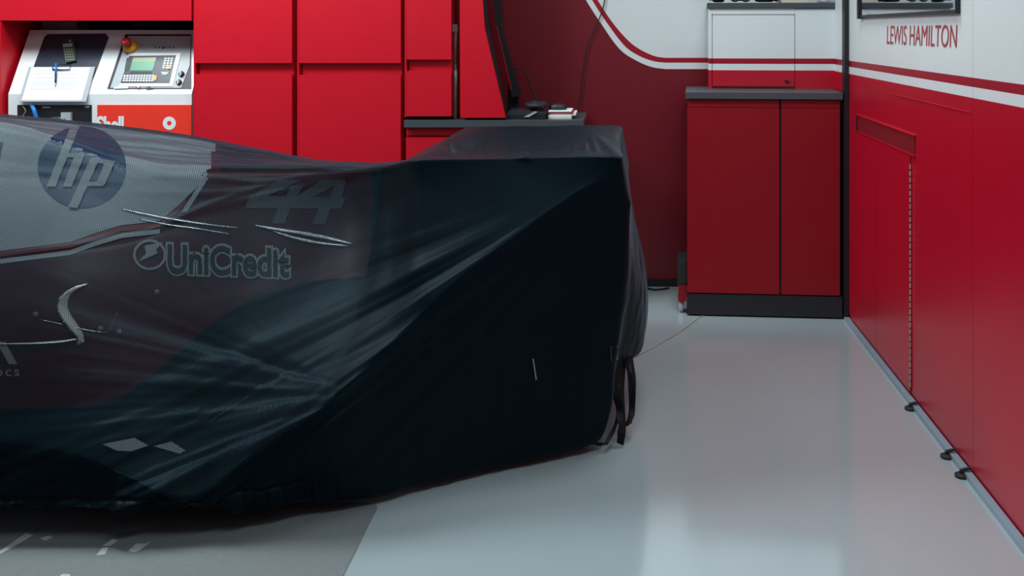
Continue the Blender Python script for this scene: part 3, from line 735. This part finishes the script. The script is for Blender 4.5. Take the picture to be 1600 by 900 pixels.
# explicit creases in view coordinates (amp in metres)
def crease(pts, amp, wid, region=None):
    global disp
    pts = np.array([(v.x, v.y) for v in crom([(p[0], p[1], 0) for p in pts], 5)]) if len(pts) > 2 else np.array(pts, float)
    best = np.full(PX.shape, 1e9); tt = np.zeros(PX.shape); n_ = len(pts)-1
    for i in range(n_):
        a, b_ = pts[i], pts[i+1]; ab = b_-a; L = max((ab**2).sum(), 1e-6)
        t_ = np.clip(((PX-a[0])*ab[0]+(PY-a[1])*ab[1])/L, 0, 1)
        d_ = np.hypot(PX-a[0]-t_*ab[0], PY-a[1]-t_*ab[1])
        k = d_ < best; best = np.where(k, d_, best); tt = np.where(k, (i+t_)/n_, tt)
    env = np.minimum(1, np.minimum(tt, 1-tt)*6+.15)
    disp += amp*np.exp(-(best/wid)**2)*env*nearmask*(region if region is not None else 1)
crease([(0, 190), (60, 207), (130, 228), (200, 247), (290, 262), (400, 262), (560, 260)], .006, 5)
crease([(0, 196), (70, 216), (140, 238), (215, 257), (300, 269), (400, 268)], -.005, 5)
crease([(200, 278), (300, 274), (400, 285), (500, 272), (600, 262)], .005, 4)
crease([(200, 300), (330, 302), (430, 290), (600, 262)], .004, 4)
crease([(130, 360), (250, 345), (350, 320), (480, 290), (620, 262)], .005, 5)
crease([(0, 398), (110, 385), (200, 370), (262, 352), (330, 318), (420, 292)], .006, 4)
crease([(0, 404), (110, 391), (200, 376), (262, 358)], -.004, 4)
crease([(945, 275), (860, 330), (780, 385), (700, 440), (600, 505), (520, 560)], .004, 7)
crease([(940, 290), (860, 345), (790, 398)], -.006, 8)
crease([(820, 395), (700, 478), (610, 550), (530, 612)], .005, 5)
crease([(700, 460), (600, 528), (500, 570), (380, 600)], -.006, 10)
top = sstep(.86, .90, Z)
crease([(727, 203), (760, 240)], .010, 8, top); crease([(727, 203), (790, 232), (830, 246)], .010, 6, top)
crease([(727, 203), (700, 215), (705, 245)], .006, 6, top)
crease([(740, 212), (785, 224), (830, 222), (870, 212), (900, 200)], .009, 5, top)
for e_ in ((880, 245), (860, 240), (900, 240), (915, 238), (935, 240), (840, 236)):
    crease([(905, 196), ((905+e_[0])/2+3, 218), e_], .007, 4, top)
crease([(905, 196), (940, 222), (968, 246)], .010, 7, top)
# edge roll at the very top front edge
disp = np.where(nearmask, disp, disp*.6)
end_fade = sstep(0, 3, np.arange(NV[0]+NV[1]+NV[2]+NV[3]))[None, :]   # keep the spine closed
G1 = G0+N0*(np.clip(disp, -.014, .02)*end_fade)[..., None]
G1[..., 2] = np.maximum(G1[..., 2], .004)

# cover fabrics
def fabric(name, sheer):
    m = bpy.data.materials.new(name); m.use_nodes = True; nt = m.node_tree; b = nt.nodes['Principled BSDF']
    b.inputs['Base Color'].default_value = (0.004, 0.015, 0.023, 1) if sheer else (.0028, .0068, .0108, 1); b.inputs['Roughness'].default_value = 0.46
    b.inputs['Specular IOR Level'].default_value = .07; b.inputs['Specular Tint'].default_value = (.45, .85, 1, 1)
    b.inputs['Sheen Weight'].default_value = 0.32 if sheer else .14; b.inputs['Sheen Roughness'].default_value = .25; b.inputs['Sheen Tint'].default_value = (.6, .85, 1, 1)
    tc = nt.nodes.new('ShaderNodeTexCoord')
    n_ = nt.nodes.new('ShaderNodeTexNoise'); n_.inputs['Scale'].default_value = 700; nt.links.new(tc.outputs['Object'], n_.inputs['Vector'])
    bp = nt.nodes.new('ShaderNodeBump'); bp.inputs['Strength'].default_value = .25; bp.inputs['Distance'].default_value = .0008
    nt.links.new(n_.outputs['Fac'], bp.inputs['Height']); nt.links.new(bp.outputs['Normal'], b.inputs['Normal'])
    if sheer:
        mp = nt.nodes.new('ShaderNodeMapping'); mp.inputs['Rotation'].default_value = (0, 0, math.radians(38)); mp.inputs['Scale'].default_value = (820, 820, 820)
        nt.links.new(tc.outputs['UV'], mp.inputs['Vector'])
        sp = nt.nodes.new('ShaderNodeSeparateXYZ'); nt.links.new(mp.outputs[0], sp.inputs[0])
        def mth(op, a=None, b_=None, v=None):
            q = nt.nodes.new('ShaderNodeMath'); q.operation = op
            if a is not None: nt.links.new(a, q.inputs[0])
            if b_ is not None: nt.links.new(b_, q.inputs[1])
            if v is not None: q.inputs[1].default_value = v
            return q.outputs[0]
        pr = mth('MULTIPLY', mth('SINE', sp.outputs[0]), mth('SINE', sp.outputs[1]))
        mr = nt.nodes.new('ShaderNodeMapRange'); mr.inputs[1].default_value = -.5; mr.inputs[2].default_value = .5
        mr.inputs[3].default_value = .34; mr.inputs[4].default_value = .86
        nt.links.new(pr, mr.inputs[0])
        lwt = nt.nodes.new('ShaderNodeLayerWeight'); lwt.inputs['Blend'].default_value = .5
        pw = mth('POWER', lwt.outputs['Facing'], v=1.8)
        inv = mth('SUBTRACT', None, pw); inv.node.inputs[0].default_value = 1.0
        hole = mth('SUBTRACT', None, mr.outputs[0]); hole.node.inputs[0].default_value = 1.0
        al = mth('SUBTRACT', None, mth('MULTIPLY', hole, inv)); al.node.inputs[0].default_value = 1.0
        nt.links.new(al, b.inputs['Alpha'])
    return m
M['sheer'] = fabric('navy_mesh_fabric', True); M['solid'] = fabric('navy_solid_fabric', False)
fc = (G1[:-1, :-1]+G1[1:, 1:])*.5
XS = -.785
midx = (fc[..., 0] > XS).astype(int)
midx[:, NV[0]+NV[1]+12:] = 1
cover = thing('car_cover', 'dark navy see-through dust cover draped over the low racing car', 'car cover')
cm = grid_mesh('cover_sheet', G1, [M['sheer'], M['solid']], midx, FLIP)
cs = obj('cover_sheet', cm, None, cover)

# ---------------------------------------------------------------- racing car under the cover
GB, NB = dense(500, (26, 60, 40, 4))
GB = smooth_grid(GB, 8); NBn = normals(GB)
if np.median(np.sum(NBn*(GB-ctr), -1)) < 0: NBn = -NBn
ncol = GB.shape[0]
off = .024
off = np.interp(np.arange(GB.shape[1]), [0, 18, 34, 300], [.012, .014, .027, .027])[None, :, None]
GB = GB-NBn*off
GB = GB[:, :26+60+22]
lim = np.argmax(GB[:ncol//2, 40, 0] > -.74)
A = GB[:lim]; B_ = GB[ncol-lim:]
bx, by = proj(A)
wave = lambda px: np.interp(px, [-500, -100, 0, 110, 150, 190, 250, 280, 320, 330, 345], [420, 402, 392, 378, 364, 352, 345, 320, 280, 262, 200])
fx = (bx[:-1, :-1]+bx[1:, 1:])/2; fyy = (by[:-1, :-1]+by[1:, 1:])/2
mi = (fyy > wave(fx)-12).astype(int)
low = lambda px: np.interp(px, [-500, 0, 150, 200, 270, 330, 400, 480, 700], [650, 640, 636, 615, 560, 505, 462, 440, 418])
mi = np.where((fyy > low(fx)+8) | ((fx > 345) & (fyy < 268)) | (fx > 582), 2, mi)
M['carwhite'] = mat('pearl_white_bodywork', (0.56, 0.66, 0.72, 1), .55, spec=.2)
M['carred'] = mat('dark_red_bodywork', (0.095, 0.003, 0.009, 1), .40, spec=.25)
M['carblack'] = mat('carbon_fibre', (0.008, 0.009, 0.011, 1), .6, spec=.15)
M['emblemblue'] = mat('blue_emblem_vinyl', (0.003, 0.055, 0.20, 1), .35)
M['emblemgrey'] = mat('pale_grey_vinyl', (0.45, 0.48, 0.52, 1), .4)
M['emblemdark'] = mat('dark_navy_vinyl', (0.006, 0.012, 0.03, 1), .4)
M['polish'] = mat('pale_gloss_edging', (0.85, 0.88, 0.88, 1), .25, 0.0, coat=1.0)
car = thing('racing_car', 'red and white racing car hidden under the mesh cover, emblems showing through', 'racing car')
# finer body near side for a clean paint border
body_me = grid_mesh('body_side', A, [M['carwhite'], M['carred'], M['carblack']], mi, FLIP)
body = obj('bodywork', body_me, None, car)
CARBODY = True
bm_far = grid_mesh('body_far', B_, [M['carwhite'], M['carred']], None, FLIP)
obj('bodywork', bm_far, None, car)
box('floor_plank', -3.0, -1.0, 2.75, 4.25, .075, .10, M['carblack'], car)
for y_ in (2.9, 4.1): box('support_stand', -1.5, -1.4, y_-.05, y_+.05, .0045, .075, M['carblack'], car)
box('tail_stand', -.5, -.35, 3.3, 3.7, 0.0045, .5, M['carblack'], car)
box('diffuser', -.72, -.10, 3.10, 3.9, .30, .5, M['carblack'], car, bevel=.02)
for y_ in (3.045, 3.94): box('endplate', -.56, -.05, y_, y_+.015, .45, .915, M['carblack'], car, bevel=.004)
bm = bmesh.new(); pts = [(-.45, .80), (-.30, .765), (-.15, .775), (-.08, .80), (-.15, .79), (-.30, .785)]
add_prism(bm, [(x, 3.062, z) for x, z in pts], (0, .876, 0)); finish(bm, 'rear_wing', M['carblack'], car)

bvh = BVHTree.FromPolygons([v.co.copy() for v in body_me.vertices], [list(p.vertices) for p in body_me.polygons])
org = Vector((0, 0, EYE))
def hit(px, py, lift=.0015):
    d_ = (P(px, py, 1.0)-org).normalized()
    loc, n_, i_, dist = bvh.ray_cast(org, d_)
    if loc is None: return None
    return loc-d_*lift*1.6
def decal(name, me, m, parent, lift=.0015, passes=4, maxe=9):
    """me: mesh in pixel space (x=px, y=py) -> wrapped on the bodywork"""
    bm = bmesh.new(); bm.from_mesh(me); bmesh.ops.triangulate(bm, faces=bm.faces)
    for _ in range(passes):
        es = [e for e in bm.edges if e.calc_length() > maxe]
        if not es: break
        bmesh.ops.subdivide_edges(bm, edges=es, cuts=1, use_grid_fill=False); bmesh.ops.triangulate(bm, faces=bm.faces)
    dead = []
    for v in bm.verts:
        h = hit(v.co.x, v.co.y, lift)
        if h is None: dead.append(v)
        else: v.co = h
    bmesh.ops.delete(bm, geom=dead, context='VERTS')
    me2 = bpy.data.meshes.new(name); bm.to_mesh(me2); bm.free()
    return obj(name, me2, m, parent)
def polyme(polys):
    bm = bmesh.new()
    for p in polys: bm.faces.new([bm.verts.new((x, y, 0)) for x, y in p])
    me = bpy.data.meshes.new('p'); bm.to_mesh(me); bm.free(); return me
def ribbon(a, b_):
    return polyme([[a[i], a[i+1], b_[i+1], b_[i]] for i in range(len(a)-1)])
def textpx(s, x0, ytop, x1, ybot, offset=0.0, spacing=1.0, slope=0.0, shear=0.0, box_=None):
    me = text_mesh(s, 0, offset, spacing); co = np.array([v.co[:] for v in me.vertices])
    lo, hi = (co.min(0), co.max(0)) if box_ is None else box_
    for v in me.vertices:
        a = (v.co.x-lo[0])/(hi[0]-lo[0]); b2 = (v.co.y-lo[1])/(hi[1]-lo[1])
        v.co = Vector((x0+a*(x1-x0)+shear*b2*(ybot-ytop), ybot-b2*(ybot-ytop)+slope*a*(x1-x0), 0))
    return me, (lo, hi)
# white field and dark lower body, wrapped with clean edges
xs_ = list(range(-260, 331, 10))
wv = [(x, float(wave(np.array(x)))) for x in xs_]
decal('white_livery', ribbon([(x, y-30) for x, y in wv], wv), M['carwhite'], car, .0008, maxe=12)
lw = [(x, float(low(np.array(x)))) for x in range(-260, 641, 10)]
decal('dark_lower_body', ribbon(lw, [(x, y+22) for x, y in lw]), M['carblack'], car, .0008, maxe=12)
# round emblem with two joined slanted letters
cx_, cy_, rx_, ry_ = 128, 261, 69, 64
disc = [(cx_+rx_*math.cos(2*math.pi*k/64), cy_+ry_*math.sin(2*math.pi*k/64)) for k in range(64)]
em = decal('round_emblem', polyme([disc]), M['emblemblue'], car, .0015)
z = lambda x, y: (x/3.6, y/3.6+170)
hp = [[z(262, 437), z(312, 437), z(445, 100), z(396, 100)],
      [z(352, 437), z(402, 437), z(472, 268), z(474, 250), z(424, 250)],
      [z(372, 250), z(472, 250), z(472, 272), z(364, 272)],
      [z(384, 552), z(436, 558), z(562, 272), z(512, 272)],
      [z(512, 272), z(646, 296), z(640, 318), z(504, 294)],
      [z(592, 296), z(646, 296), z(590, 426), z(545, 410)],
      [z(490, 410), z(596, 410), z(580, 434), z(480, 434)]]
decal('emblem_letters', polyme(hp), M['carwhite'], em, .0060)
# word mark with halo
m1, bx_ = textpx('UniCredit', 262, 381, 452, 427, offset=.022, spacing=.98, slope=.035)
halo = textpx('UniCredit', 262, 381, 452, 427, offset=.085, spacing=.98, slope=.035, box_=bx_)[0]
wm = decal('word_mark', halo, M['emblemgrey'], car, .0018, maxe=12)
decal('word_mark_letters', m1, M['emblemdark'], wm, .0034, maxe=12)
ring = lambda cx0, cy0, r1, r0, n_=36: polyme([[(cx0+r_*math.cos(a), cy0+r_*math.sin(a)*.92) for a, r_ in ((2*math.pi*k/n_, r0), (2*math.pi*(k+1)/n_, r0), (2*math.pi*(k+1)/n_, r1), (2*math.pi*k/n_, r1))] for k in range(n_)])
decal('ring_mark', ring(234, 398, 26, 22), M['emblemgrey'], car, .0022, maxe=12)
decal('ring_mark_slash', polyme([[(216, 409), (228, 396), (226, 384), (255, 378), (244, 390), (246, 396)]]), M['emblemgrey'], car, .0022, maxe=12)
# racing number
z2 = lambda x, y: (x/3.215+300, y/3.215+200)
n44 = [[z2(265, 402), z2(292, 338), z2(772, 352), z2(748, 405)], [z2(400, 480), z2(430, 405), z2(492, 405), z2(465, 480)], [z2(605, 483), z2(635, 405), z2(697, 405), z2(668, 483)],
       [z2(292, 345), z2(440, 258), z2(545, 262), z2(372, 345)], [z2(470, 345), z2(500, 290), z2(560, 290), z2(525, 350)], [z2(520, 350), z2(650, 262), z2(772, 258), z2(600, 350)], [z2(690, 352), z2(725, 275), z2(775, 262), z2(752, 352)]]
decal('race_number', polyme(n44), mat('grey_number_vinyl', (.11, .11, .13, 1), .5), car, .0018, maxe=12)
# livery swoosh lines
wa = [(x, float(wave(np.array(x)))) for x in list(range(-200, 331, 10))]
decal('swoosh_stripe', ribbon([(x, y+2) for x, y in wa[:-4]], [(x, y+9) for x, y in wa[:-4]]), mat('swoosh_pale_red', (.30, .02, .03, 1), .4), car, .0016)
decal('swoosh_stripe', ribbon([(x, y+13) for x, y in wa[:-8]], [(x, y+20) for x, y in wa[:-8]]), M['carwhite'], car, .0018)
decal('swoosh_stripe', polyme([[(283, 331), (318, 278), (326, 278), (292, 331)]]), M['carwhite'], car, .0018)
# partial mark at the left edge of the view
decal('small_mark', polyme([[(-30, 570), (-14, 534), (-2, 534), (-18, 570)], [(-6, 534), (8, 534), (27, 569), (14, 569)]]), M['emblemgrey'], car, .0018)
decal('small_mark', textpx('ocs', -8, 577, 30, 588, offset=.01, spacing=1.3)[0], M['emblemgrey'], car, .0018)
decal('small_mark', polyme([[(-20, 220), (5, 222), (0, 246), (-20, 250)]]), M['emblemdark'], car, .0018)
# added strips in the shape of highlights on the bodywork, and fasteners
def hit3(pts, lift): return [h for h in (hit(x, y, lift) for x, y in pts) if h is not None]
def trim_line(name, pts, r, lift=.004, flat=.5, m='polish', r2=None):
    q = hit3(pts, lift)
    if len(q) > 1: tube(name, q, r, M[m], car, flat=flat, n=5, r2=r2)
M['glint_strip'] = mat('glossy_glint_metal', (0.80, 0.84, 0.86, 1), .22, 1.0)  # pale metal of the added highlight strips
M['satin_glint'] = mat('satin_glint_metal', (0.85, 0.88, 0.9, 1), .42, 1.0)  # softer metal for the wide added highlight
def glint_strip(name, pts, w0, w1=None, nrm=None):
    # added strip drawing a highlight streak, convex, facing between view and lamp
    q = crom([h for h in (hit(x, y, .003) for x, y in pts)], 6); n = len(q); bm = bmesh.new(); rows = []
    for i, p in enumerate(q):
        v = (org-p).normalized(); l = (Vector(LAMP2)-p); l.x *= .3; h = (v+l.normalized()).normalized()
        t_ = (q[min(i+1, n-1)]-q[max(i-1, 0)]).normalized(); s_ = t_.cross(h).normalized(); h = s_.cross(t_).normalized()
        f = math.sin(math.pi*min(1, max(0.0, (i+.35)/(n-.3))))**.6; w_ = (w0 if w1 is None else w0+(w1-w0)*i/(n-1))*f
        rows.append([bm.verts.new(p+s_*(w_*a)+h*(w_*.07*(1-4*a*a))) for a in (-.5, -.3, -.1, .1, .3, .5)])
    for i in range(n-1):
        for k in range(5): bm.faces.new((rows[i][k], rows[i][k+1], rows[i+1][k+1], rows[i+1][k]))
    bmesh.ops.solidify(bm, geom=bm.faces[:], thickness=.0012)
    finish(bm, name, M['satin_glint'] if name == 'wide_glint' else M['glint_strip'], car, smooth=True)
glint_strip('body_glint', [(190, 326), (215, 331), (250, 338), (290, 345), (330, 351), (375, 356)], .015, .008)  # highlight streaks along the side, built as metal strips
glint_strip('body_glint', [(395, 351), (430, 357), (480, 365), (520, 373), (552, 381)], .016)
glint_strip('body_glint', [(425, 360), (460, 371), (500, 379), (545, 384)], .012)
glint_strip('body_glint', [(215, 341), (260, 350), (310, 357), (362, 366)], .007)
glint_strip('wide_glint', [(138, 443), (118, 450), (103, 462), (98, 478), (104, 494), (114, 508), (124, 522), (130, 536)], .026, .040)  # S-shaped reflection built as a metal strip
glint_strip('wide_glint', [(-20, 537), (20, 537), (60, 536), (100, 533), (132, 527)], .005, .014)
glint_strip('thin_glint', [(62, 499), (100, 507), (140, 516), (168, 520)], .0022)
glint_strip('thin_glint', [(168, 520), (178, 500), (188, 478)], .0022)
glint_strip('thin_glint', [(316, 669), (340, 650), (365, 634), (392, 616)], .003)
for px, py in ((157, 513), (186, 518), (56, 491), (124, 535), (245, 456)):
    h = hit(px, py, .003)
    if h is not None: lathe('fastener', [(.007, 0), (.007, .002), (.004, .003)], h, M['polish'], car, axis=(0, -1, .2), seg=12)
# pale panels low on the side
for q in ([(160, 694), (210, 684), (232, 696), (205, 705), (182, 704)], [(240, 697), (268, 690), (290, 704), (280, 709)]):
    decal('pale_panel', polyme([q]), M['carwhite'], car, .003)

# ---------------------------------------------------------------- cover details
def on_cover_bvh():
    me = cm; return BVHTree.FromPolygons([v.co.copy() for v in me.vertices], [list(p.vertices) for p in me.polygons])
cb = on_cover_bvh()
def chit(px, py, lift=.002):
    d_ = (P(px, py, 1.0)-org).normalized(); loc, n_, i_, dist = cb.ray_cast(org, d_)
    return None if loc is None else loc-d_*lift
def cpatch(name, pts, m, lift=.002):
    v = [chit(x, y, lift) for x, y in pts]
    if any(q is None for q in v): return
    bm = bmesh.new(); bm.faces.new([bm.verts.new(q) for q in v]); bmesh.ops.solidify(bm, geom=bm.faces[:], thickness=.001)
    finish(bm, name, m, cover)
M['tagm'] = mat('silver_tag', (.35, .37, .38, 1), .5, noise=.8, nscale=260)
cpatch('woven_tag', [(954, 542), (965, 541), (966, 562), (955, 564)], M['tagm'], .004)
cpatch('silver_piping', [(832, 560), (834, 561), (839, 593), (837, 594)], M['emblemgrey'], .004)
# hanging straps
def strap(pts, wd=.011):
    wd *= 1.5
    q = crom([P(*p) for p in pts], 8); bm = bmesh.new(); L = []
    for i, p in enumerate(q):
        t_ = (q[min(i+1, len(q)-1)]-q[max(i-1, 0)]).normalized(); s = t_.cross(Vector((0, 1, 0)))
        s = s.normalized() if s.length > .05 else Vector((1, 0, 0))
        tw = .6*math.sin(i*.35); s = (s*math.cos(tw)+Vector((0, 1, 0))*math.sin(tw))
        L.append((bm.verts.new(p-s*wd/2), bm.verts.new(p+s*wd/2)))
    for i in range(len(L)-1): bm.faces.new((L[i][0], L[i][1], L[i+1][1], L[i+1][0]))
    bmesh.ops.solidify(bm, geom=bm.faces[:], thickness=.0018)
    finish(bm, 'strap', M['rubber'], cover)
strap([(968, 555, 3.16), (963, 600, 3.15), (968, 640, 3.12), (972, 665, 3.1), (969, 694, 3.1)], .018)
strap([(978, 556, 3.2), (985, 600, 3.2), (985, 650, 3.18), (975, 662, 3.16), (972, 610, 3.16), (975, 560, 3.18)], .011)
strap([(985, 556, 3.22), (990, 590, 3.2), (989, 640, 3.18), (984, 662, 3.14)], .010)
strap([(964, 560, 3.14), (960, 610, 3.13), (966, 645, 3.12), (960, 668, 3.1), (947, 693, 3.06)], .010)
strap([(924, 691, 3.05), (936, 694, 3.07), (949, 693, 3.06)], .008)
